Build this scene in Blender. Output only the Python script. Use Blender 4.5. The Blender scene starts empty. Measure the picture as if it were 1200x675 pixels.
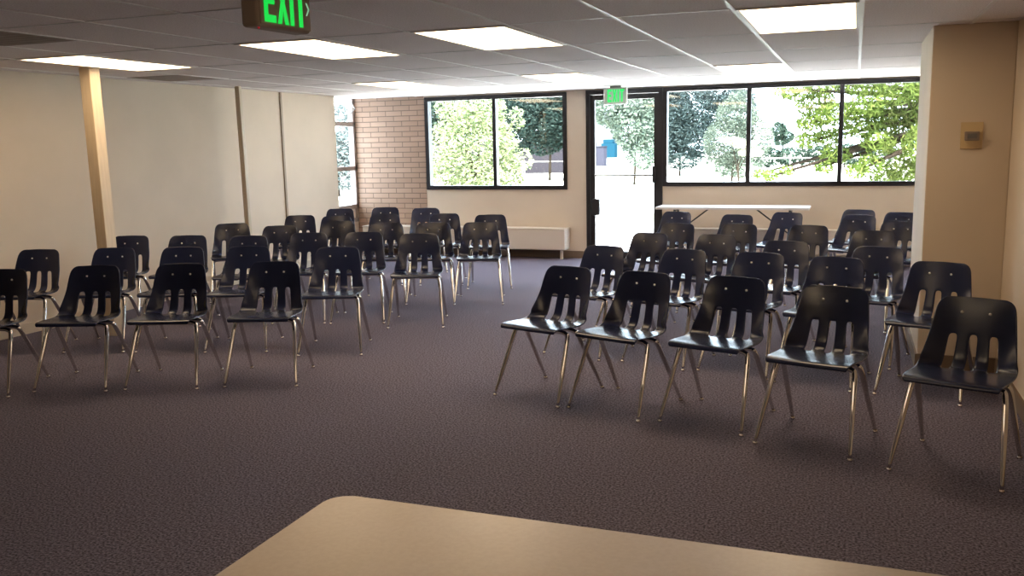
import bpy, bmesh, math, random
from mathutils import Vector, Matrix
PI = math.pi
C = bpy.context.scene.collection
random.seed(7)

# ------------------------------------------------------------------ helpers
def lin(c):
    return tuple((x/12.92 if x <= .04045 else ((x+.055)/1.055)**2.4) for x in c)

def mat(name, col, rough=.6, metal=0.0, spec=.5, emit=None, estr=0.0):
    m = bpy.data.materials.new(name); m.use_nodes = True
    b = m.node_tree.nodes['Principled BSDF']
    b.inputs['Base Color'].default_value = (*col, 1)
    b.inputs['Roughness'].default_value = rough
    b.inputs['Metallic'].default_value = metal
    b.inputs['Specular IOR Level'].default_value = spec
    if emit:
        b.inputs['Emission Color'].default_value = (*emit, 1)
        b.inputs['Emission Strength'].default_value = estr
    return m

def nd(m, t, **kw):
    n = m.node_tree.nodes.new(t)
    for k, v in kw.items():
        setattr(n, k, v)
    return n

def noise_colour(m, scale, c1, c2, detail=3, lo=.35, hi=.65, bump=0, rough=None, coord='Object', stretch=None):
    """mix two colours of the material with a noise, and add an optional bump"""
    nt = m.node_tree; b = nt.nodes['Principled BSDF']
    tc = nd(m, 'ShaderNodeTexCoord'); n = nd(m, 'ShaderNodeTexNoise')
    src = tc.outputs[coord]
    if stretch:
        mp = nd(m, 'ShaderNodeMapping'); mp.inputs['Scale'].default_value = stretch
        nt.links.new(src, mp.inputs['Vector']); src = mp.outputs['Vector']
    n.inputs['Scale'].default_value = scale; n.inputs['Detail'].default_value = detail
    nt.links.new(src, n.inputs['Vector'])
    r = nd(m, 'ShaderNodeValToRGB')
    r.color_ramp.elements[0].position = lo; r.color_ramp.elements[0].color = (*c1, 1)
    r.color_ramp.elements[1].position = hi; r.color_ramp.elements[1].color = (*c2, 1)
    nt.links.new(n.outputs['Fac'], r.inputs['Fac']); nt.links.new(r.outputs['Color'], b.inputs['Base Color'])
    if bump:
        bp = nd(m, 'ShaderNodeBump'); bp.inputs['Strength'].default_value = bump; bp.inputs['Distance'].default_value = .01
        nt.links.new(n.outputs['Fac'], bp.inputs['Height']); nt.links.new(bp.outputs['Normal'], b.inputs['Normal'])
    return m

def empty(name, loc=(0, 0, 0), rz=0.0):
    o = bpy.data.objects.new(name, None); C.objects.link(o)
    o.location = loc; o.rotation_euler = (0, 0, rz); o.empty_display_size = .1
    return o

def tag(o, label=None, cat=None, group=None, kind=None):
    if label: o['label'] = label
    if cat: o['category'] = cat
    if group: o['group'] = group
    if kind: o['kind'] = kind
    return o

def obj(name, bm, m, parent=None, smooth=False, recalc=True):
    if recalc: bmesh.ops.recalc_face_normals(bm, faces=bm.faces)
    me = bpy.data.meshes.new(name); bm.to_mesh(me); bm.free()
    for mm in (m if isinstance(m, (list, tuple)) else [m]): me.materials.append(mm)
    if smooth:
        for p in me.polygons: p.use_smooth = True
    o = bpy.data.objects.new(name, me); C.objects.link(o)
    if parent: o.parent = parent
    return o

def box(bm, x0, x1, y0, y1, z0, z1, bev=0.0, seg=2):
    vs = [bm.verts.new(p) for p in ((x0,y0,z0),(x1,y0,z0),(x1,y1,z0),(x0,y1,z0),(x0,y0,z1),(x1,y0,z1),(x1,y1,z1),(x0,y1,z1))]
    fs = [bm.faces.new([vs[i] for i in f]) for f in ((3,2,1,0),(4,5,6,7),(0,1,5,4),(1,2,6,5),(2,3,7,6),(3,0,4,7))]
    if bev:
        es = list({e for f in fs for e in f.edges})
        bmesh.ops.bevel(bm, geom=es, offset=bev, segments=seg, affect='EDGES', profile=.5)
    return vs

def boxbm(*a, **k):
    bm = bmesh.new(); box(bm, *a, **k); return bm

def prism(bm, pts, y0, y1):
    """polygon in XZ extruded along Y"""
    a = [bm.verts.new((p[0], y0, p[1])) for p in pts]; b = [bm.verts.new((p[0], y1, p[1])) for p in pts]
    bm.faces.new(a); bm.faces.new(b[::-1]); n = len(pts)
    for i in range(n): bm.faces.new((a[i], b[i], b[(i+1) % n], a[(i+1) % n]))

def smooth_path(pts, n=6):
    """Catmull-Rom through pts"""
    P = [Vector(p) for p in pts]; out = []
    for i in range(len(P)-1):
        p0 = P[max(i-1, 0)]; p1 = P[i]; p2 = P[i+1]; p3 = P[min(i+2, len(P)-1)]
        for k in range(n):
            t = k/n
            out.append(.5*((2*p1)+(-p0+p2)*t+(2*p0-5*p1+4*p2-p3)*t*t+(-p0+3*p1-3*p2+p3)*t**3))
    out.append(P[-1]); return out

def tube(bm, path, r, seg=10):
    path = [Vector(p) for p in path]; rr = r if isinstance(r, (list, tuple)) else [r]*len(path)
    rings = []; ref = Vector((0, 0, 1))
    for i, p in enumerate(path):
        t = (path[min(i+1, len(path)-1)]-path[max(i-1, 0)]).normalized()
        if abs(t.dot(ref)) > .98: ref = Vector((0, 1, 0))
        a = t.cross(ref).normalized(); b = a.cross(t).normalized(); ref = b
        rings.append([bm.verts.new(p+rr[i]*(a*math.cos(2*PI*k/seg)+b*math.sin(2*PI*k/seg))) for k in range(seg)])
    for i in range(len(rings)-1):
        for k in range(seg):
            bm.faces.new((rings[i][k], rings[i][(k+1) % seg], rings[i+1][(k+1) % seg], rings[i+1][k]))
    bm.faces.new(rings[0][::-1]); bm.faces.new(rings[-1])

def lathe(bm, prof, seg=14, c=(0, 0, 0)):
    rings = [[bm.verts.new((c[0]+r*math.cos(2*PI*k/seg), c[1]+r*math.sin(2*PI*k/seg), c[2]+z)) for k in range(seg)] for r, z in prof]
    for i in range(len(rings)-1):
        for k in range(seg):
            bm.faces.new((rings[i][k], rings[i][(k+1) % seg], rings[i+1][(k+1) % seg], rings[i+1][k]))
    bm.faces.new(rings[0][::-1]); bm.faces.new(rings[-1])

# ------------------------------------------------------------------ materials
PAINT = (.60, .495, .385)
M = {}
M['paint'] = noise_colour(mat('beige_wall_paint', PAINT, .75), 2.0, tuple(c*.97 for c in PAINT), tuple(c*1.03 for c in PAINT))
M['white_paint'] = mat('pale_wall_paint', (.62, .56, .49), .7)
M['heater'] = mat('cream_heater_enamel', (.62, .54, .46), .45)
M['carpet'] = mat('carpet', (.05, .045, .045), .95, spec=.15)
noise_colour(M['carpet'], 95, (.040, .034, .046), (.232, .205, .272), detail=2.5, lo=.33, hi=.70, bump=.4)
M['ceiling'] = mat('ceiling_tile', (.40, .36, .36), .95, spec=.1)
noise_colour(M['ceiling'], 120, (.68, .615, .60), (.84, .775, .765), detail=5, lo=.35, hi=.6)
M['grid'] = mat('ceiling_grid_white', (.75, .72, .70), .5)
M['dark_tile'] = mat('dark_grille', (.36, .305, .27), .9, spec=.1)
M['lamp'] = mat('fluorescent_diffuser', (.9, .9, .9), .5, emit=(1, .75, .47), estr=2.9)
M['lamp_frame'] = mat('white_light_frame', (.72, .69, .66), .5)
M['bronze'] = mat('dark_bronze_metal', (.018, .016, .018), .42, .3)
M['alu'] = mat('brown_grey_metal', (.30, .24, .21), .6)
M['base'] = mat('brown_vinyl_base', (.17, .115, .075), .6)
M['post'] = noise_colour(mat('tan_painted_wood', (.6, .45, .28), .55), 6, (.60, .475, .325), (.66, .53, .37), stretch=(8, 8, .6))
M['pole'] = mat('tan_painted_metal', (.47, .385, .27), .5)
M['trimwood'] = mat('brown_trim', (.30, .225, .155), .6)
M['shell'] = mat('navy_plastic', (.0135, .0190, .054), .27, spec=.42)
M['chrome'] = mat('chrome', (.68, .655, .635), .06, 1.0)
M['rivet'] = mat('bright_rivet', (.92, .92, .95), .45, 1.0)
M['laminate'] = noise_colour(mat('grey_beige_laminate', (.44, .38, .33), .3), 90, (.425, .365, .315), (.455, .395, .345))
M['edge'] = mat('table_edge_band', (.30, .25, .21), .5)
M['laminate2'] = mat('pale_grey_laminate', (.62, .60, .60), .3)
M['darkmetal'] = mat('dark_steel', (.03, .03, .032), .4, .6)
M['greymetal'] = mat('grey_steel', (.32, .31, .30), .4, .5)
M['sign_body'] = mat('brown_grey_sign_housing', (.30, .225, .18), .5)
M['sign_white'] = mat('white_sign_housing', (.62, .62, .58), .4)
M['green'] = mat('lit_green_letter', (.02, .5, .1), .5, emit=(.005, .75, .075), estr=.31)
M['green2'] = mat('lit_green_letter_far', (.02, .4, .1), .5, emit=(.008, .62, .10), estr=.5)
M['green3'] = mat('pale_green_arrow', (.4, .7, .5), .5, emit=(.30, .62, .40), estr=.22)
M['red'] = mat('red_pilot_light', (.6, .03, .05), .4, emit=(.6, .02, .05), estr=.15)
M['plate'] = mat('beige_thermostat_plate', (.54, .39, .21), .5)
M['scale'] = mat('grey_scale_window', (.14, .13, .12), .3)
M['thermo'] = mat('brown_grey_thermostat', (.22, .17, .135), .45)

# brick
m = mat('tan_brick', (.45, .3, .22), .85); nt = m.node_tree
tc = nd(m, 'ShaderNodeTexCoord'); sp = nd(m, 'ShaderNodeSeparateXYZ'); cb = nd(m, 'ShaderNodeCombineXYZ'); br = nd(m, 'ShaderNodeTexBrick')
nt.links.new(tc.outputs['Object'], sp.inputs[0]); nt.links.new(sp.outputs['X'], cb.inputs['X']); nt.links.new(sp.outputs['Z'], cb.inputs['Y'])
nt.links.new(cb.outputs[0], br.inputs['Vector'])
br.inputs['Color1'].default_value = (.365, .235, .163, 1); br.inputs['Color2'].default_value = (.305, .193, .132, 1); br.inputs['Mortar'].default_value = (.15, .10, .075, 1)
br.inputs['Scale'].default_value = 1; br.inputs['Mortar Size'].default_value = .0052; br.inputs['Brick Width'].default_value = .255; br.inputs['Row Height'].default_value = .0735
br.inputs['Bias'].default_value = -.2
nt.links.new(br.outputs['Color'], nt.nodes['Principled BSDF'].inputs['Base Color'])
bp = nd(m, 'ShaderNodeBump'); bp.invert = True; bp.inputs['Strength'].default_value = .6; bp.inputs['Distance'].default_value = .01
nt.links.new(br.outputs['Fac'], bp.inputs['Height']); nt.links.new(bp.outputs['Normal'], nt.nodes['Principled BSDF'].inputs['Normal'])
M['brick'] = m

# thin clear glass
m = bpy.data.materials.new('window_glass'); m.use_nodes = True; nt = m.node_tree; nt.nodes.clear()
out = nd(m, 'ShaderNodeOutputMaterial'); mx = nd(m, 'ShaderNodeMixShader'); tr = nd(m, 'ShaderNodeBsdfTransparent'); gl = nd(m, 'ShaderNodeBsdfGlossy')
gl.inputs['Roughness'].default_value = .03; tr.inputs['Color'].default_value = (.97, .985, .98, 1); mx.inputs[0].default_value = .05
nt.links.new(tr.outputs[0], mx.inputs[1]); nt.links.new(gl.outputs[0], mx.inputs[2]); nt.links.new(mx.outputs[0], out.inputs[0])
M['glass'] = m

def leaf_mat(name, c1, c2, transl=.35):
    m = bpy.data.materials.new(name); m.use_nodes = True; nt = m.node_tree; nt.nodes.clear()
    out = nd(m, 'ShaderNodeOutputMaterial'); mx = nd(m, 'ShaderNodeMixShader'); d = nd(m, 'ShaderNodeBsdfDiffuse'); t = nd(m, 'ShaderNodeBsdfTranslucent')
    g = nd(m, 'ShaderNodeNewGeometry'); r = nd(m, 'ShaderNodeValToRGB')
    r.color_ramp.elements[0].color = (*c1, 1); r.color_ramp.elements[1].color = (*c2, 1)
    nt.links.new(g.outputs['Random Per Island'], r.inputs[0])
    nt.links.new(r.outputs[0], d.inputs[0]); nt.links.new(r.outputs[0], t.inputs[0])
    mx.inputs[0].default_value = transl
    nt.links.new(d.outputs[0], mx.inputs[1]); nt.links.new(t.outputs[0], mx.inputs[2]); nt.links.new(mx.outputs[0], out.inputs[0])
    return m
M['bark'] = mat('bark', (.022, .017, .013), .95, spec=0)

# ------------------------------------------------------------------ the room
XL, XR, YB, YF, H = -6.72, .92, 11.80, -1.6, 2.25
tag(obj('floor', boxbm(XL-.25, XR+.05, YF-.05, YB+.15, -.12, 0), M['carpet']), kind='structure')
tag(obj('ceiling', boxbm(XL-.6, XR+.25, YF-.25, YB+.45, H, H+.28), M['ceiling']), kind='structure')
# T-bar grid of the ceiling (2 x 4 ft cells)
bm = bmesh.new()
GX = [-.65+.653*k for k in range(-9, 3)]; GY = [5.15+1.245*j for j in range(-5, 6)]
for x in GX: box(bm, x-.012, x+.012, YF, YB, H-.004, H+.01)
for y in GY:
    if y < YB: box(bm, XL, XR, y-.0085, y+.0085, H-.003, H+.01)
tag(obj('trim_1', bm, M['grid']), kind='structure')

bm = bmesh.new()
box(bm, XL-.2, XL, YF, 10.98, 0, H)                                  # long plain left wall
tag(obj('wall_left', bm, M['paint']), kind='structure')
bm = bmesh.new()
box(bm, -7.06, -6.90, 10.98, YB+.2, 0, .47); box(bm, -7.06, -6.90, 10.98, 11.0, .47, H)
tag(obj('wall_left_below_window', bm, M['paint']), kind='structure')
tag(obj('wall_right', boxbm(XR, XR+.2, YF, YB+.2, 0, H), M['paint']), kind='structure')
tag(obj('wall_front', boxbm(XL-.2, XR+.2, YF-.2, YF, 0, H), M['paint']), kind='structure')
tag(obj('wall_right_pier', boxbm(.437, XR, 6.55, 7.70, 0, H, bev=.006), M['white_paint' if 0 else 'paint']), kind='structure')
bm = bmesh.new()
box(bm, -5.76, -3.37, YB, YB+.2, 0, .935); box(bm, -3.642, -3.37, YB, YB+.2, .935, H); box(bm, -5.76, -3.642, YB, YB+.2, 2.225, H)
box(bm, -2.345, XR, YB, YB+.2, 0, .975); box(bm, -3.37, XR, YB, YB+.2, 2.232, H)
tag(obj('wall_back', bm, M['paint']), kind='structure')
tag(obj('wall_back_brick', boxbm(-6.90, -5.76, YB-.004, YB+.2, 0, H), M['brick']), kind='structure')

bm = bmesh.new(); box(bm, -6.72, -3.37, YB-.012, YB, 0, .095); box(bm, -2.345, XR, YB-.012, YB, 0, .095)
tag(obj('baseboard_back', bm, M['base']), kind='structure')
tag(obj('baseboard_left', boxbm(XL, XL+.012, YF, 10.98, 0, .095), M['paint']), kind='structure')
bm = bmesh.new(); box(bm, XR-.012, XR, YF, 6.55, 0, .10); box(bm, XR-.012, XR, 7.70, YB, 0, .10)
tag(obj('baseboard_right', bm, M['base']), kind='structure')
bm = bmesh.new(); box(bm, .437, XR-.012, 6.538, 6.55, 0, .10); box(bm, .425, .437, 6.538, 7.71, 0, .10)
tag(obj('baseboard_pier', bm, M['base']), kind='structure')
tag(obj('trim_2', boxbm(XL, XL+.016, 9.70, 9.735, 0, H-.004), M['trimwood']), kind='structure')    # thin cover strip on the left wall

# windows and door: an Empty each, frame / mullion / panes below it
def window(name, x0, x1, z0, z1, mulls, fw=.055):
    t = tag(empty(name, (0, 0, 0)), kind='structure')
    bm = bmesh.new(); ya, yb = YB-.02, YB+.09
    box(bm, x0, x1, ya, yb, z0, z0+fw, .003, 1); box(bm, x0, x1, ya, yb, z1-fw, z1, .003, 1)
    box(bm, x0, x0+fw, ya, yb, z0+fw, z1-fw); box(bm, x1-fw, x1, ya, yb, z0+fw, z1-fw)
    obj('window_frame', bm, M['bronze'], t)
    xs = [x0+fw]+[v for mm in mulls for v in (mm-.026, mm+.026)]+[x1-fw]
    for mm in mulls: obj('mullion', boxbm(mm-.026, mm+.026, ya+.004, yb-.004, z0+fw, z1-fw, bev=.003, seg=1), M['bronze'], t)
    for i in range(0, len(xs), 2): obj('pane', boxbm(xs[i], xs[i+1], YB+.04, YB+.046, z0+fw, z1-fw), M['glass'], t)
    return t
window('window_1', -5.745, -3.642, .932, 2.228, [-4.69])
window('window_2', -2.345, .915, .972, 2.236, [-1.267, -.179])
# side window at the back left corner: two transoms, three panes over a white panel
t = tag(empty('window_3', (0, 0, 0)), kind='structure')
bm = bmesh.new(); xa, xb = -6.97, -6.885
for z in (.47, .665, 1.225, 1.862): box(bm, xa, xb, 11.0, 11.83, z-.006, z+.054)
box(bm, xa, xb, 11.74, 11.83, .47, H); box(bm, xa, xb, 11.0, 11.03, .47, H)
obj('window_frame', bm, M['alu'], t)
for z0, z1 in ((.713, 1.225), (1.273, 1.862), (1.91, H)): obj('pane', boxbm(-6.93, -6.924, 11.03, 11.74, z0, z1), M['glass'], t)
obj('sill_panel', boxbm(-6.935, -6.915, 11.03, 11.74, .518, .665), M['heater'], t)
bm = bmesh.new()                                                       # operator arm of the top sash
tube(bm, [(-6.87, 11.72, 2.17), (-6.80, 11.66, 2.10), (-6.86, 11.63, 2.03)], .011, 8)
obj('latch', bm, M['greymetal'], t)

t = tag(empty('door_1', (-2.858, YB, 0)), kind='structure')
def L(x0, x1, y0, y1, z0, z1, **k): return boxbm(x0+2.858, x1+2.858, y0-YB, y1-YB, z0, z1, **k)
bm = bmesh.new()
for a in ((-3.37, -3.318, 0, 2.236), (-2.398, -2.345, 0, 2.236), (-3.318, -2.398, 2.176, 2.236)):
    box(bm, a[0]+2.858, a[1]+2.858, -.03, .10, a[2], a[3])
obj('door_frame', bm, M['bronze'], t)
bm = bmesh.new()
for a in ((-3.316, -3.256, .01, 2.172), (-2.462, -2.400, .01, 2.172), (-3.256, -2.462, 2.105, 2.172), (-3.256, -2.462, .01, .10)):
    box(bm, a[0]+2.858, a[1]+2.858, 0, .05, a[2], a[3])
obj('door_leaf', bm, M['bronze'], t)
obj('pane', L(-3.256, -2.462, YB+.022, YB+.028, .10, 2.105), M['glass'], t)
bm = L(-3.256, -2.462, YB-.035, YB-.012, 1.105, 1.128, bev=.004)
obj('push_bar', bm, M['greymetal'], t)
obj('lock_box', L(-2.475, -2.430, YB-.045, YB, 1.02, 1.235, bev=.008), M['bronze'], t)
bm = L(-3.285, -3.175, YB-.085, YB, .59, .81, bev=.02, seg=3)
obj('door_handle', bm, M['bronze'], t)
obj('threshold', L(-3.318, -2.398, YB-.03, YB+.12, 0, .012), M['greymetal'], t)

# ------------------------------------------------------------------ heaters
def heater(x0, x1, y0, z0, z1, label, feet):
    t = tag(empty('baseboard_heater', ((x0+x1)/2, y0, 0)), label, 'heater', 'heater cabinets along the back wall')
    cx = (x0+x1)/2; d = YB-.013-y0
    obj('cabinet', boxbm(x0-cx, x1-cx, 0, d, z0, z1, bev=.012), M['heater'], t)
    obj('top_ledge', boxbm(x0-cx-.004, x1-cx+.004, -.006, d, z1, z1+.012, bev=.004, seg=1), M['heater'], t)
    for f in feet: obj('leg', boxbm(f-cx-.015, f-cx+.015, .05, .10, 0, z0+.01), M['heater'], t)
    return t
heater(-6.70, -3.61, 11.55, .130, .408, 'cream heater cabinet on short legs below the left window and brick', [-6.6, -5.2, -3.68])
heater(-2.22, .90, 11.62, .130, .43, 'cream heater cabinet along the back wall behind the pale folding table', [-2.1, -.7, .8])

# ------------------------------------------------------------------ ceiling lights
lights = [(-.65, 5.15, 'white ceiling light panel nearest the pier with the thermostat'),
          (-2.609, 5.15, 'white ceiling light panel in the near row, second from the right'),
          (-3.915, 5.15, 'white ceiling light panel just behind the near exit sign'),
          (-5.874, 5.15, 'white ceiling light panel over the thick tan post'),
          (-1.303, 8.885, 'white ceiling light panel in the far row, above the right-hand window'),
          (-3.262, 8.885, 'white ceiling light panel in the far row, between left window and door'),
          (-1.303, 1.415, 'added unseen ceiling light panel above the foreground table'),  # extra panel out of view, added to brighten the table and near chairs
          (-5.221, 8.885, 'white ceiling light panel in the far row, near the brick wall')]
for i, (x, y, lab) in enumerate(lights):
    x0 = x if i == 0 else x
    t = tag(empty('ceiling_light', (x0+.3265, y+.6225, H)), lab, 'ceiling light', 'fluorescent panels set into the ceiling')
    a, b = .3145, .612
    bm = bmesh.new()
    for q in ((-a, a, -b, -b+.02), (-a, a, b-.02, b), (-a, -a+.02, -b+.02, b-.02), (a-.02, a, -b+.02, b-.02)): box(bm, *q, -.008, .004)
    obj('light_frame', bm, M['lamp_frame'], t)
    obj('diffuser', boxbm(-a+.02, a-.02, -b+.02, b-.02, -.006, .003), M['lamp'], t)

def vent(x, y, wx, wy, lab):
    t = tag(empty('ceiling_vent', (x, y, H)), lab, 'vent', 'dark square vents in the ceiling')
    obj('backing', boxbm(-wx/2+.014, wx/2-.014, -wy/2+.01, wy/2-.01, -.003, .003), M['dark_tile'], t)
    for k in range(7):
        yy = -wy/2+.06+k*(wy-.12)/6
        obj('slat', boxbm(-wx/2+.03, wx/2-.03, yy-.036, yy+.036, -.0045, -.003), M['dark_tile'], t)
vent(-4.895, 4.215, .653, .61, 'dark square ceiling vent left of the near exit sign')
vent(-6.20, 7.25, .653, .61, 'dark square ceiling vent between the post top and the left wall')

# ------------------------------------------------------------------ posts
def leaning(name, base, top, hw, m, lab, bev):
    t = tag(empty(name, (base[0], base[1], 0)), lab, 'post')
    bm = bmesh.new(); vs = box(bm, -hw, hw, -hw, hw, 0, H)
    for v in bm.verts:
        k = v.co.z/H; v.co.x += (top[0]-base[0])*k; v.co.y += (top[1]-base[1])*k
    bmesh.ops.bevel(bm, geom=list(bm.edges), offset=bev, segments=3, affect='EDGES', profile=.5)
    obj('shaft', bm, m, t, smooth=False)
    return t
leaning('wooden_post', (-5.91, 5.93), (-6.0, 5.99), .056, M['post'], 'thick tan square post leaning slightly in front of the left wall', .006)
leaning('metal_pole', (-6.42, 8.54), (-6.47, 8.57), .03, M['pole'], 'slim tan pole standing farther back along the left wall', .012)

# ------------------------------------------------------------------ signs
LET = {'E': [[(0,0),(1,0),(1,.17),(.32,.17),(.32,.415),(.9,.415),(.9,.585),(.32,.585),(.32,.83),(1,.83),(1,1),(0,1)]],
       'X': [[(0,0),(.33,0),(.5,.32),(.67,0),(1,0),(.67,.5),(1,1),(.67,1),(.5,.68),(.33,1),(0,1),(.33,.5)]],
       'I': [[(0,0),(.32,0),(.32,1),(0,1)]], 'T': [[(.33,0),(.67,0),(.67,.83),(1,.83),(1,1),(0,1),(0,.83),(.33,.83)]]}
def letters(parent, x, z, w, h, gap, y0, y1, m):
    for ch in 'EXIT':
        bm = bmesh.new(); prism(bm, [(x+u*w, z+v*h) for u, v in LET[ch][0]], y0, y1)
        obj('letter', bm, m, parent); x += (w*.32 if ch == 'I' else w)+gap
# near sign: hangs from the ceiling, its face towards +X, read from the right; local x = along the face, -y = out of the face
ang = math.atan2(.215, .017)
t = tag(empty('exit_sign', (-2.13, 3.03, H), ang), 'large dark-housed green EXIT sign hanging from the ceiling near the camera', 'exit sign', None)
zt, zb = -.022, -.236
obj('housing', boxbm(-.055, .27, .0, .085, zb, zt, bev=.016, seg=4), M['sign_body'], t)
obj('face_plate', boxbm(-.045, .262, -.004, .001, zb+.01, zt-.008, bev=.003), M['sign_body'], t)
obj('canopy', boxbm(.03, .19, .005, .05, zt-.005, 0, bev=.006), M['sign_body'], t)
letters(t, -.022, zb+.020, .066, .165, .011, -.007, -.0035, M['green'])
bm = bmesh.new()
ax, az = .232, zb+.094
prism(bm, [(ax, az-.025), (ax+.006, az-.025), (ax+.021, az), (ax+.006, az+.025), (ax, az+.025), (ax+.015, az)], -.007, -.0035)
obj('arrow', bm, M['green3'], t)
bm = bmesh.new(); lathe(bm, [(.004, -.004), (.005, 0), (.004, .004)], 10, (-.03, .02, zb-.002)); obj('pilot_light', bm, M['red'], t)
# far sign over the door
t = tag(empty('exit_sign', (-2.855, 11.33, H), 0), 'small white-framed green EXIT sign hanging above the glass door', 'exit sign', None)
obj('housing', boxbm(-.15, .15, -.02, .03, -.225, -.02, bev=.012, seg=3), M['sign_white'], t)
obj('canopy', boxbm(-.07, .07, -.015, .025, -.022, 0, bev=.004), M['greymetal'], t)
letters(t, -.098, -.198, .053, .155, .012, -.0245, -.0195, M['green2'])

# ------------------------------------------------------------------ thermostat
t = tag(empty('thermostat', (.692, 6.55, 1.55)), 'beige wall plate with a small brown thermostat box on the tan pier', 'thermostat')
obj('wall_plate', boxbm(-.065, .065, -.010, 0, -.085, .085, bev=.004), M['plate'], t)
bm = bmesh.new(); box(bm, -.042, .042, -.045, -.009, -.032, .026, bev=.005)
obj('housing', bm, M['thermo'], t)
bm = bmesh.new(); n = 14
prism(bm, [(.040*math.cos(PI+PI*k/n), -.032+.030*math.sin(PI+PI*k/n)) for k in range(n+1)], -.030, -.009)
obj('dial', bm, M['plate'], t)
obj('scale_window', boxbm(-.028, .028, -.047, -.044, -.018, .012), M['scale'], t)

# ------------------------------------------------------------------ tables
def table(loc, lx, ly, lab, top_m, edge_m, h=.745, r=.055):
    t = tag(empty('folding_table', loc), lab, 'table')
    def slab(z0, z1, inset, m, name, bev):
        bm = bmesh.new(); pts = []
        for cx, cy, a0 in ((lx/2-r, ly/2-r, 0), (-lx/2+r, ly/2-r, 90), (-lx/2+r, -ly/2+r, 180), (lx/2-r, -ly/2+r, 270)):
            for k in range(9):
                a = math.radians(a0+k*90/8); pts.append((cx+(r-inset)*math.cos(a), cy+(r-inset)*math.sin(a)))
        a_ = [bm.verts.new((*p, z0)) for p in pts]; b_ = [bm.verts.new((*p, z1)) for p in pts]
        bm.faces.new(a_[::-1]); top = bm.faces.new(b_); n = len(pts)
        for i in range(n): bm.faces.new((a_[i], a_[(i+1) % n], b_[(i+1) % n], b_[i]))
        if bev: bmesh.ops.bevel(bm, geom=list(top.edges), offset=bev, segments=2, affect='EDGES', profile=.5)
        return obj(name, bm, m, t)
    slab(h-.004, h, .001, top_m, 'tabletop', .002)
    slab(h-.026, h-.004, 0, edge_m, 'edge_band', 0)
    for sx in (-1, 1):
        for sy in (-1, 1):
            bm = bmesh.new(); x = sx*(lx/2-.22); y = sy*(ly/2-.10)
            tube(bm, smooth_path([(x, sy*.02, h-.05), (x, y-.03*sy, h-.05), (x, y, h-.09), (x, y, .01)], 5), .0135, 10)
            lathe(bm, [(.017, 0), (.019, .012), (.015, .03)], 12, (x, y, 0))
            obj('leg', bm, M['darkmetal'], t, smooth=True)
        bm = bmesh.new(); tube(bm, [(sx*(lx/2-.22), 0, .42), (sx*(lx/2-.62), 0, h-.03)], .009, 8); tube(bm, [(sx*(lx/2-.22), -(ly/2-.10), .42), (sx*(lx/2-.22), ly/2-.10, .42)], .009, 8)
        obj('brace', bm, M['darkmetal'], t)
    return t
table((-.215, 1.385, 0), 1.83, .76, 'long grey-beige laminate table with rounded corners in the foreground', M['laminate'], M['edge'], h=.74)
table((-1.38, 11.24, 0), 1.80, .46, 'pale folding table standing against the back wall under the right window', M['laminate2'], M['laminate2'], h=.755, r=.02)

# ------------------------------------------------------------------ chairs
PROF = [(-.2345, .433, .199), (-.236, .444, .203), (-.224, .4535, .209), (-.17, .4535, .216), (-.09, .446, .2185), (-.01, .4385, .219), (.06, .4335, .219), (.112, .4355, .218),
        (.146, .4495, .2155), (.166, .474, .211), (.178, .51, .205), (.189, .553, .199), (.200, .596, .193), (.206, .620, .190), (.218, .668, .184), (.230, .712, .178),
        (.2375, .738, .172), (.2425, .757, .160), (.2455, .769, .142), (.2465, .775, .118)]
SLOT_ROWS = (7, 12)     # faces between profile rows 7..12 are slotted
COLS = [0, .082, .23, .378, .46, .555, .70, .85, .95, 1.0]
COLS = [-c for c in COLS[:0:-1]]+COLS
def chair_shell():
    bm = bmesh.new(); g = []
    for i, (y, z, w) in enumerate(PROF):
        row = []
        bend = math.exp(-((i-8.5)/2.6)**2)
        for u in COLS:
            a = abs(u); x = u*w
            yy, zz = y, z
            if i <= 8: zz += .010*a**3*(i/8)
            if i >= 9: yy -= .030*a**2.2*min(1, (20-i)/6)
            yy -= bend*.050*a**4; zz += bend*.020*a**4
            if i >= 19: zz -= .006*a*a
            row.append(bm.verts.new((x, yy, zz)))
        g.append(row)
    n = len(COLS); mid = n//2
    for i in range(len(PROF)-1):
        for j in range(n-1):
            c = (COLS[j]+COLS[j+1])/2
            if SLOT_ROWS[0] <= i < SLOT_ROWS[1] and (abs(c) < .082 or .378 < abs(c) < .555): continue
            bm.faces.new((g[i][j], g[i][j+1], g[i+1][j+1], g[i+1][j]))
    bmesh.ops.delete(bm, geom=[v for v in bm.verts if not v.link_faces], context='VERTS')
    me = bpy.data.meshes.new('shell'); bm.to_mesh(me); bm.free()
    o = bpy.data.objects.new('shell_source', me); C.objects.link(o)
    s = o.modifiers.new('s', 'SOLIDIFY'); s.thickness = .0085; s.offset = 0
    d = o.modifiers.new('d', 'SUBSURF'); d.levels = 2; d.render_levels = 2
    dg = bpy.context.evaluated_depsgraph_get()
    full = bpy.data.meshes.new_from_object(o.evaluated_get(dg))
    bpy.data.objects.remove(o)
    return full
FULL = chair_shell()
def half(keep_back):
    """seat or backrest half of the moulded shell, with the normals of the unsplit shell"""
    src = {tuple(round(c, 5) for c in v.co): v.normal.copy() for v in FULL.vertices}
    bm = bmesh.new(); bm.from_mesh(FULL)
    def back(f):
        c = f.calc_center_median(); return c.z-.453 + (c.y-.150)*.75 > 0 and c.y > .05
    bmesh.ops.delete(bm, geom=[f for f in bm.faces if back(f) != keep_back], context='FACES')
    name = 'backrest' if keep_back else 'seat'
    me = bpy.data.meshes.new(name); bm.to_mesh(me); bm.free(); me.materials.clear(); me.materials.append(M['shell'])
    for p in me.polygons: p.use_smooth = True
    me.normals_split_custom_set_from_vertices([src[tuple(round(c, 5) for c in v.co)] for v in me.vertices])
    return me
SEAT, BACK = half(False), half(True)

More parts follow.
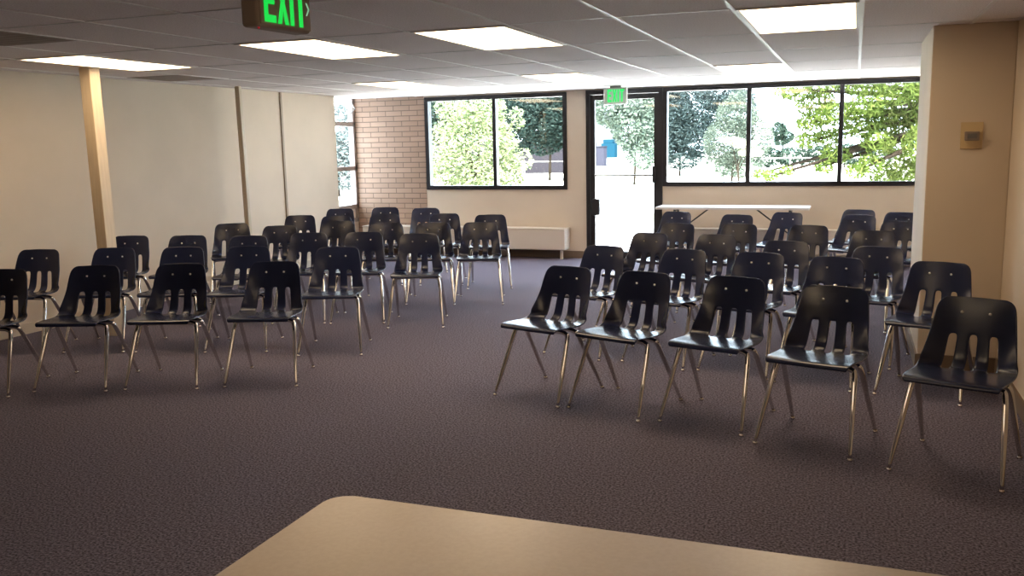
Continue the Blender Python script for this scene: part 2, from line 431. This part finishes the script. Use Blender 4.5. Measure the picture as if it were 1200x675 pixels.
def make_chair():
    t = empty('stacking_chair')
    for nm, me in (('seat', SEAT), ('backrest', BACK)):
        o = bpy.data.objects.new(nm, me); C.objects.link(o); o.parent = t
        if nm == 'backrest': b = o
    for s in (-1, 1):
        bm = bmesh.new()
        lathe(bm, [(.0068, -.004), (.0068, .001), (.005, .0035), (.0015, .005)], 10)
        bmesh.ops.rotate(bm, verts=bm.verts, matrix=Matrix.Rotation(PI/2-.19, 3, 'X'))
        bmesh.ops.translate(bm, verts=bm.verts, vec=(s*.062, .2175, .702))
        obj('rivet', bm, M['rivet'], b, smooth=True)
    for s in (-1, 1):
        for fr in (1, 0):
            foot = Vector((s*.2385, -.26, .012)) if fr else Vector((s*.222, .26, .012))
            yt = -.085 if fr else .012
            p = smooth_path([(s*.03, yt+(.012 if fr else -.006), .4165), (s*.13, yt+(.008 if fr else -.004), .4165), (s*.180, yt, .4105), (s*.2005, yt+(-.012 if fr else .014), .380),
                             tuple(Vector((s*.2005, yt+(-.012 if fr else .014), .380)).lerp(foot, .45)), tuple(foot)], 6)
            k = len(p); rad = [.0138 if q.z > .20 else .0088+.005*max(0, q.z-.012)/.19 for q in p]
            bm = bmesh.new(); tube(bm, p, rad, 12)
            lg = obj('leg', bm, M['chrome'], t, smooth=True)
            bm = bmesh.new(); lathe(bm, [(.0105, 0), (.0135, .003), (.0125, .010), (.0085, .016)], 12, (foot.x, foot.y, 0))
            obj('foot_glide', bm, M['chrome'], lg, smooth=True)
    return t

def copy_tree(o, parent=None):
    c = o.copy(); C.objects.link(c)
    if parent: c.parent = parent
    for ch in list(o.children): copy_tree(ch, c)
    return c

ORD = ['', 'first', 'second', 'third', 'fourth', 'fifth', 'sixth']
CH = [('L',1,-3.705,5.073,.33),('L',1,-4.304,4.824,.33),('L',1,-4.856,4.603,.33),('L',1,-5.37,4.30,.34),
 ('L',2,-3.749,5.984,.35),('L',2,-4.520,5.876,.34),('L',2,-5.061,5.730,.32),('L',2,-5.615,5.56,.31),('L',2,-6.194,5.333,.30),
 ('L',3,-3.586,7.103,.34),('L',3,-4.181,7.144,.33),('L',3,-4.688,6.997,.30),('L',3,-5.095,6.650,.34),('L',3,-5.714,6.570,.33),('L',3,-6.279,6.444,.30),
 ('L',4,-3.491,8.297,.32),('L',4,-3.963,8.183,.33),('L',4,-4.452,8.087,.35),('L',4,-5.126,8.250,.33),('L',4,-5.430,7.627,.36),('L',4,-6.10,7.814,.62),
 ('L',5,-3.759,9.245,.33),('L',5,-4.378,9.342,.31),('L',5,-5.057,9.167,.34),('L',5,-5.511,8.840,.33),('L',5,-6.031,8.895,.36),
 ('L',6,-4.998,10.190,.45),('L',6,-5.635,10.245,.34),('L',6,-6.139,9.956,.33),
 ('R',1,-1.752,5.264,-.30),('R',1,-1.230,5.133,-.32),('R',1,-.673,5.042,-.27),('R',1,-.132,4.815,-.27),('R',1,.507,4.600,-.31),
 ('R',2,-1.828,6.454,-.28),('R',2,-1.202,6.345,-.30),('R',2,-.654,6.241,-.27),('R',2,-.144,6.087,-.25),('R',2,.462,5.955,-.28),
 ('R',3,-1.703,7.482,-.33),('R',3,-1.125,7.435,-.31),('R',3,-.531,7.026,-.28),('R',3,.115,6.745,-.30),
 ('R',4,-1.630,8.438,-.29),('R',4,-1.057,8.461,-.30),('R',4,-.430,8.407,-.28),('R',4,.111,7.967,-.27),('R',4,.357,8.919,-.29),
 ('R',5,-1.905,9.886,-.29),('R',5,-1.205,9.538,-.30),('R',5,-.746,9.903,-.42),('R',5,-.026,9.666,-.40),
 ('R',6,-.013,10.369,-.34),('R',6,.418,10.021,-.29)]
chair0 = make_chair(); cnt = {}
for i, (side, row, x, y, a) in enumerate(CH):
    k = (side, row); cnt[k] = cnt.get(k, 0)+1
    n = cnt[k]
    t = chair0 if i == 0 else copy_tree(chair0)
    t.location = (x, y, 0); t.rotation_euler = (0, 0, a)
    block = 'left block' if side == 'L' else 'right block'
    order = n if side == 'L' else n
    pos = 'aisle chair' if n == 1 else '%s chair from the aisle' % ORD[n]
    rw = 'front row' if row == 1 else ('rearmost row' if row == 6 else '%s row' % ORD[row])
    lab = 'navy plastic chair on chrome legs, %s, %s, %s' % (pos, rw, block)
    if (side, row, n) == ('R', 1, 5): lab = 'navy plastic chair beside the right wall, nearest to the camera'
    if (side, row, n) == ('R', 2, 5): lab = 'navy plastic chair standing right in front of the tan pier'
    tag(t, lab, 'chair', 'navy stacking chairs in rows')

# ------------------------------------------------------------------ outdoors
GZ = -.15
m = mat('bright_ground', (.6, .58, .52), .9)
noise_colour(m, .35, (.46, .45, .36), (.66, .64, .58), detail=6, lo=.4, hi=.6)
M['ground'] = m
bm = bmesh.new(); box(bm, -70, 50, YB+.2, 120, GZ-.1, GZ); tag(obj('ground_outside', bm, M['ground']), kind='structure')
m2 = mat('pale_concrete', (.62, .61, .60), .9); noise_colour(m2, 3, (.58, .57, .56), (.68, .67, .66))
tag(obj('path_outside', boxbm(-9, 4, YB+.21, 19.0, GZ, GZ+.012), m2), kind='structure')

def leaves(bm, rng, clusters, n, size, aspect, droop=0.0, shell=.55):
    tot = sum(c[3]*c[4]*c[5] for c in clusters)
    for (cx, cy, cz, rx, ry, rz) in clusters:
        for _ in range(int(n*rx*ry*rz/tot)):
            while True:
                d = Vector((rng.uniform(-1, 1), rng.uniform(-1, 1), rng.uniform(-1, 1)))
                if .05 < d.length < 1: break
            d = d.normalized()*(d.length**shell)
            p = Vector((cx+d.x*rx, cy+d.y*ry, cz+d.z*rz))
            a = Vector((rng.gauss(0, 1), rng.gauss(0, 1), rng.gauss(0, .6)-droop)).normalized()
            b = a.cross(Vector((rng.gauss(0, 1), rng.gauss(0, 1), rng.gauss(0, 1)))).normalized()
            s = size*rng.uniform(.6, 1.35); l = a*s; w = b*s*aspect; nn = a.cross(b)*s*.12
            v = [bm.verts.new(q) for q in (p-l, p+w+nn, p+l, p-w+nn)]
            bm.faces.new((v[0], v[1], v[2])); bm.faces.new((v[0], v[2], v[3]))

def tree(name, base, trunk, clusters, n, size, m, lab, cat='tree', aspect=.45, droop=0.0, seed=1, group=None, tr=.12, shell=.55):
    t = tag(empty(name, base), lab, cat, group); rng = random.Random(seed); b = Vector(base)
    bm = bmesh.new(); leaves(bm, rng, [(c[0]-b.x, c[1]-b.y, c[2]-b.z, *c[3:]) for c in clusters], n, size, aspect, droop, shell)
    obj('foliage', bm, m, t, recalc=False)
    bm = bmesh.new(); tp = Vector(trunk)-b
    tube(bm, [(0, 0, 0), tuple(tp*.5+Vector((.04, 0, 0))), tuple(tp)], [tr, tr*.8, tr*.55], 8)
    for c in clusters:
        tube(bm, [tuple(tp*.75), tuple((tp*.75).lerp(Vector(c[:3])-b, .6)+Vector((0, 0, .05))), tuple(Vector(c[:3])-b)], [tr*.5, tr*.3, tr*.12], 6)
    obj('trunk', bm, M['bark'], t, smooth=True)
    return t
lm_shrub = leaf_mat('pale_shrub_leaf', (.045, .068, .028), (.34, .37, .20))
lm_dark = leaf_mat('dark_blue_green_leaf', (.008, .016, .014), (.032, .048, .042))
lm_conifer = leaf_mat('blue_green_needle', (.016, .026, .026), (.055, .076, .076))
lm_mid = leaf_mat('grey_green_leaf', (.05, .07, .055), (.14, .17, .135))
lm_spruce = leaf_mat('pale_needle', (.028, .040, .030), (.125, .145, .115))
lm_locust = leaf_mat('yellow_green_leaf', (.034, .056, .010), (.125, .155, .04), .5)
lm_haze = leaf_mat('cyan_haze_leaf', (.05, .065, .065), (.14, .165, .165))  # mid leaf green with the cyan haze tinted into its colour
lm_far = leaf_mat('far_green_leaf', (.014, .026, .02), (.045, .065, .05))
lm_white = leaf_mat('silvery_leaf', (.2, .21, .14), (.32, .32, .22))

# big pale shrub outside the left window
tree('garden_shrub', (-7.15, 17.0, GZ), (-7.15, 17.0, 1.2),
     [(-7.15,17,1.35,.80,.6,1.0),(-7.75,17.1,.85,.6,.5,.75),(-6.6,16.9,.85,.5,.5,.75),(-7.05,17,2.2,.55,.4,.5),(-7.6,17.1,1.95,.42,.3,.5),(-6.55,16.9,1.5,.32,.3,.5),(-6.3,16.9,.6,.3,.3,.4),(-8.1,17,.7,.35,.3,.35),(-8.15,17,1.7,.22,.2,.3),(-6.1,16.9,1.25,.2,.2,.22),(-6.25,16.9,2.05,.16,.2,.25),(-7.9,17.1,2.4,.22,.2,.3),(-6.05,16.9,.3,.22,.2,.25)],
     19000, .042, lm_shrub, 'large pale sunlit shrub outside the left window', 'shrub', .4, seed=3, tr=.06)
tree('broadleaf_tree', (-13.2, 40.0, GZ), (-13.2, 40.0, 2.4), [(-13.4,40,2.9,1.6,1.2,1.5),(-14.4,40,3.3,1.1,.8,1.3),(-12.4,40,2.6,1.0,.8,1.3),(-13.5,40,1.6,1.0,.6,.6),(-12.9,40,3.8,1.4,1,.9),(-14.6,40,2.0,.7,.6,.9),(-12.2,40,1.7,.5,.5,.6)],
     21000, .10, lm_dark, 'dark rounded tree seen through the right pane of the left window', tr=.07, seed=5)
tree('background_tree', (-24.5, 55.0, GZ), (-24.5, 55.0, 3), [(-24.9,55,4.0,2.4,1.5,2.0),(-22.4,55,4.6,2.2,1.2,1.6),(-26.5,55,3.2,2.0,1.5,2.2),(-23.5,55,2.2,2.5,1.2,1.5)],
     9000, .19, lm_far, 'dark tree far behind the pale shrub', seed=6)
tree('grey_green_tree', (-8.3, 36.0, GZ), (-8.3, 36.0, 2.0), [(-8.3,36,2.4,1.0,.9,1.3),(-9.2,36,3.1,1.0,.9,1.0),(-8.0,36,3.3,.75,.8,1.0),(-8.0,36,1.3,.75,.6,.85),(-10.2,36,3.6,.9,.7,.6),(-8.5,36,3.9,1.0,.7,.5)],
     12000, .085, lm_mid, 'pale grey-green tree seen through the glass door', tr=.055, seed=8)
tree('dark_conifer', (-8.1, 45.0, GZ), (-8.1, 45.0, 3.0), [(-8.9,45,2.7,1.5,1.2,1.8),(-7.6,45,3.2,1.4,1.1,1.8),(-9.1,45,4.2,1.3,1,1.0),(-7.4,45,1.8,1.1,.9,1.2),(-6.2,45,3.9,1.3,.8,1.0),(-9.0,45,1.4,1.3,.9,1.0),(-5.4,45,3.0,1.0,.8,1.2),(-8.0,45,.75,1.0,.8,.6)],
     26000, .11, lm_conifer, 'dark blue-green conifer just right of the glass door', tr=.06, seed=9, aspect=.3)
tree('pale_spruce', (-3.75, 30.0, GZ), (-3.7, 30.0, 1.6), [(-3.6,30,2.2,.68,.6,.75),(-3.8,30,1.5,.85,.7,.8),(-3.05,30,1.6,.6,.6,.7),(-3.5,30,2.75,.42,.4,.38),(-4.1,30,1.0,.5,.5,.5),(-3.3,30,.8,.6,.5,.5)],
     13000, .055, lm_spruce, 'pale spruce in the middle of the right window beside the dark conifer', tr=.045, seed=10, aspect=.3)
tree('silvery_shrub', (-2.6, 22.0, GZ), (-2.6, 22.0, 1.1), [(-2.45,22,1.45,.28,.3,.11),(-2.3,22,1.25,.3,.3,.1),(-2.75,22,1.55,.22,.3,.07)],
     700, .05, lm_white, 'low silvery drooping shrub in front of the pale spruce', 'shrub', seed=12, droop=.5, tr=.03)
tree('garden_bush', (-4.4, 33.0, GZ), (-4.4, 33.0, .4), [(-4.4,33,.62,.32,.3,.38),(-4.05,33,.45,.4,.3,.22)],
     900, .05, lm_mid, 'small rounded bush low beside the wire fence', 'shrub', seed=13, tr=.03)
tree('distant_tree', (-4.5, 62.0, GZ), (-4.5, 62.0, 1.7), [(-4.75,62,2.1,.5,.5,.55),(-4.2,62,1.7,.45,.4,.4),(-4.6,62,1.4,.5,.4,.3)],
     800, .14, lm_far, 'small dark tree far off behind the branch tips', seed=14, tr=.08)
# long-leaved branches hanging in front of the two right panes
rng = random.Random(21)
cl = []
for (px, pz, rx, rz) in ((-.95,2.30,.30,.16),(-.62,2.08,.32,.20),(-.70,1.80,.22,.14),(-.45,2.38,.35,.18),(-.30,1.90,.30,.17),(-.72,1.52,.20,.13),(-.38,1.58,.24,.15),(-.28,1.30,.24,.14),
                         (-.45,1.12,.14,.12),(.05,2.35,.32,.2),(.12,2.02,.30,.18),(.1,1.70,.30,.16),(.35,1.86,.28,.2),(.55,2.25,.34,.25),(.60,1.75,.30,.22),(.30,1.48,.26,.16),(.22,1.16,.20,.15),(.02,1.05,.16,.12),
                         (.62,1.42,.28,.2),(.66,1.05,.26,.2),(.48,.92,.26,.14),(.85,2.0,.32,.35),(.92,1.45,.3,.3),(.95,2.45,.4,.25),(1.0,1.05,.3,.25),(-1.22,.98,.13,.09),(-1.45,1.0,.12,.07),(-1.0,1.05,.12,.06)):
    cl.append((px, 15.0+rng.uniform(-.4, .4), pz, rx, .35, rz))
tree('locust_tree', (2.3, 15.6, GZ), (2.2, 15.5, 2.6), cl, 9500, .062, lm_locust, 'yellow-green long-leaved branches close outside the right end of the window', aspect=.24, droop=.7, seed=22, tr=.13, shell=.7)

tree('hazy_tree', (-17.2, 28.0, GZ), (-17.2, 28.0, 1.6), [(-17.2,28,2.0,1.3,.9,1.1),(-18.2,28.3,1.5,1.0,.8,1.0),(-16.2,27.7,1.4,1.0,.8,1.0),(-17.3,28,.7,1.5,.8,.7)],
     9000, .08, lm_haze, 'pale hazy tree outside the corner side window', seed=40)

# fences, shed, bins
t = tag(empty('wooden_fence', (-18.2, 50.0, GZ)), 'grey wooden board fence beyond the left window', 'fence')
bm = bmesh.new(); x = -9.0; k = 0
while x < 4.4:
    box(bm, x, x+.247, 0, .025, 0, 1.72+.02*((k*7) % 3)); x += .25; k += 1
obj('board_panel', bm, mat('weathered_fence', (.017, .0155, .019), .95, spec=0), t)
bm = bmesh.new(); box(bm, -9, 4.4, .025, .07, .4, .5); box(bm, -9, 4.4, .025, .07, 1.3, 1.4); obj('rail', bm, M['bark'], t)
def wire_fence(x0, x1, y, h, posts, lab):
    t = tag(empty('wire_fence', ((x0+x1)/2, y, GZ)), lab, 'fence', 'low pale wire fences outside')
    cx = (x0+x1)/2; mm = M['pale_pipe']
    bm = bmesh.new(); tube(bm, [(x0-cx, 0, h), (x1-cx, 0, h)], .024, 6); obj('rail', bm, mm, t)
    for p in posts:
        bm = bmesh.new(); tube(bm, [(p-cx, 0, 0), (p-cx, 0, h+.03)], .026, 6); obj('post', bm, mm, t)
M['pale_pipe'] = mat('pale_pipe', (.3, .3, .3), .5)
wire_fence(-21.0, -14.0, 46.0, .76, [-20.5, -18.2, -16.6, -14.4], 'pale pipe fence in front of the wooden board fence')
wire_fence(-6.4, 2.0, 42.0, .86, [-6.3, -5.7, -2.7, -.6, 1.2], 'pale pipe fence behind the spruce in the right window')
tree('far_hedge', (-.6, 56.0, GZ), (-.6, 56.0, .3), [(-6.6,56,.45,1.0,.4,.55),(-5.0,56,.5,1.0,.4,.6),(-3.4,56,.5,1.0,.4,.58),(-1.8,56,.55,1.0,.4,.6),(-.3,56,.6,1.0,.4,.62),(1.2,56,.55,1.1,.4,.6)], 4500, .12, lm_far, 'long dark hedge low behind the branches of the right window', 'hedge', seed=31, tr=.05)
t = tag(empty('shed', (-27.3, 100.0, GZ)), 'white shed seen at the left edge of the glass door', 'shed')
obj('wall', boxbm(-2.6, 1.6, 0, 5, 0, 4.2), mat('white_siding', (.075, .078, .088), .8, spec=0), t)
bm = bmesh.new(); prism(bm, [(-2.9, 4.2), (1.9, 4.2), (-.5, 5.3)], -.3, 5.3); obj('roof', bm, mat('grey_roof', (.04, .04, .045), .8, spec=0), t)
t = tag(empty('dumpster', (-16.85, 62.0, GZ)), 'grey-lilac bin in front of the white shed', 'bin')
obj('body', boxbm(-.38, .38, 0, .9, .05, 1.35, bev=.03), mat('lilac_grey', (.024, .024, .034), .8, spec=0), t)
obj('lid', boxbm(-.40, .40, -.02, .92, 1.35, 1.45, bev=.02), mat('grey_lid', (.016, .016, .022), .8, spec=0), t)
t = tag(empty('dumpster', (-24.0, 92.0, GZ)), 'small blue bin just right of the grey-lilac bin', 'bin')
blu = mat('blue_bin', (.005, .022, .036), .8, spec=0)
obj('body', boxbm(-.72, .72, 0, 1.1, .1, 1.6, bev=.04), blu, t)
obj('lid', boxbm(-.5, .5, 0, 1.1, 1.6, 2.0, bev=.04), blu, t)

# ------------------------------------------------------------------ light, sky, camera
w = bpy.data.worlds.new('World'); bpy.context.scene.world = w; w.use_nodes = True
bg = w.node_tree.nodes['Background']; bg.inputs[0].default_value = (.68, .84, 1.0, 1); bg.inputs[1].default_value = 6.5
sun = bpy.data.lights.new('Sun', 'SUN'); so = bpy.data.objects.new('Sun', sun); C.objects.link(so)
sun.energy = 23.0; sun.angle = .01; sun.color = (1, .96, .88)
# high sun from behind the building
so.rotation_euler = Vector((-.22, .60, -1.0)).to_track_quat('-Z', 'Y').to_euler()

yaw, pit, rol = .362611, .157655, .0198501
cy, sy = math.cos(yaw), math.sin(yaw)
Fw = Vector((-sy*math.cos(pit), cy*math.cos(pit), -math.sin(pit))); R = Vector((cy, sy, 0)); D = Fw.cross(R)
R2 = math.cos(rol)*R+math.sin(rol)*D; D2 = Fw.cross(R2)
cam = bpy.data.cameras.new('Camera'); co = bpy.data.objects.new('Camera', cam); C.objects.link(co)
mw = Matrix((R2, -D2, -Fw)).transposed().to_4x4(); mw.translation = (0, 0, 1.5525); co.matrix_world = mw
cam.sensor_width = 36; cam.lens = 36*1059.29/1200; cam.clip_start = .05; cam.clip_end = 400
sc = bpy.context.scene; sc.camera = co
sc.view_settings.view_transform = 'Standard'; sc.view_settings.look = 'None'; sc.view_settings.gamma = 1; sc.view_settings.use_curve_mapping = False
sc.view_settings.exposure = 1.5
sc.cycles.use_denoising = True
sc.cycles.max_bounces = 12; sc.cycles.diffuse_bounces = 6; sc.cycles.transparent_max_bounces = 24
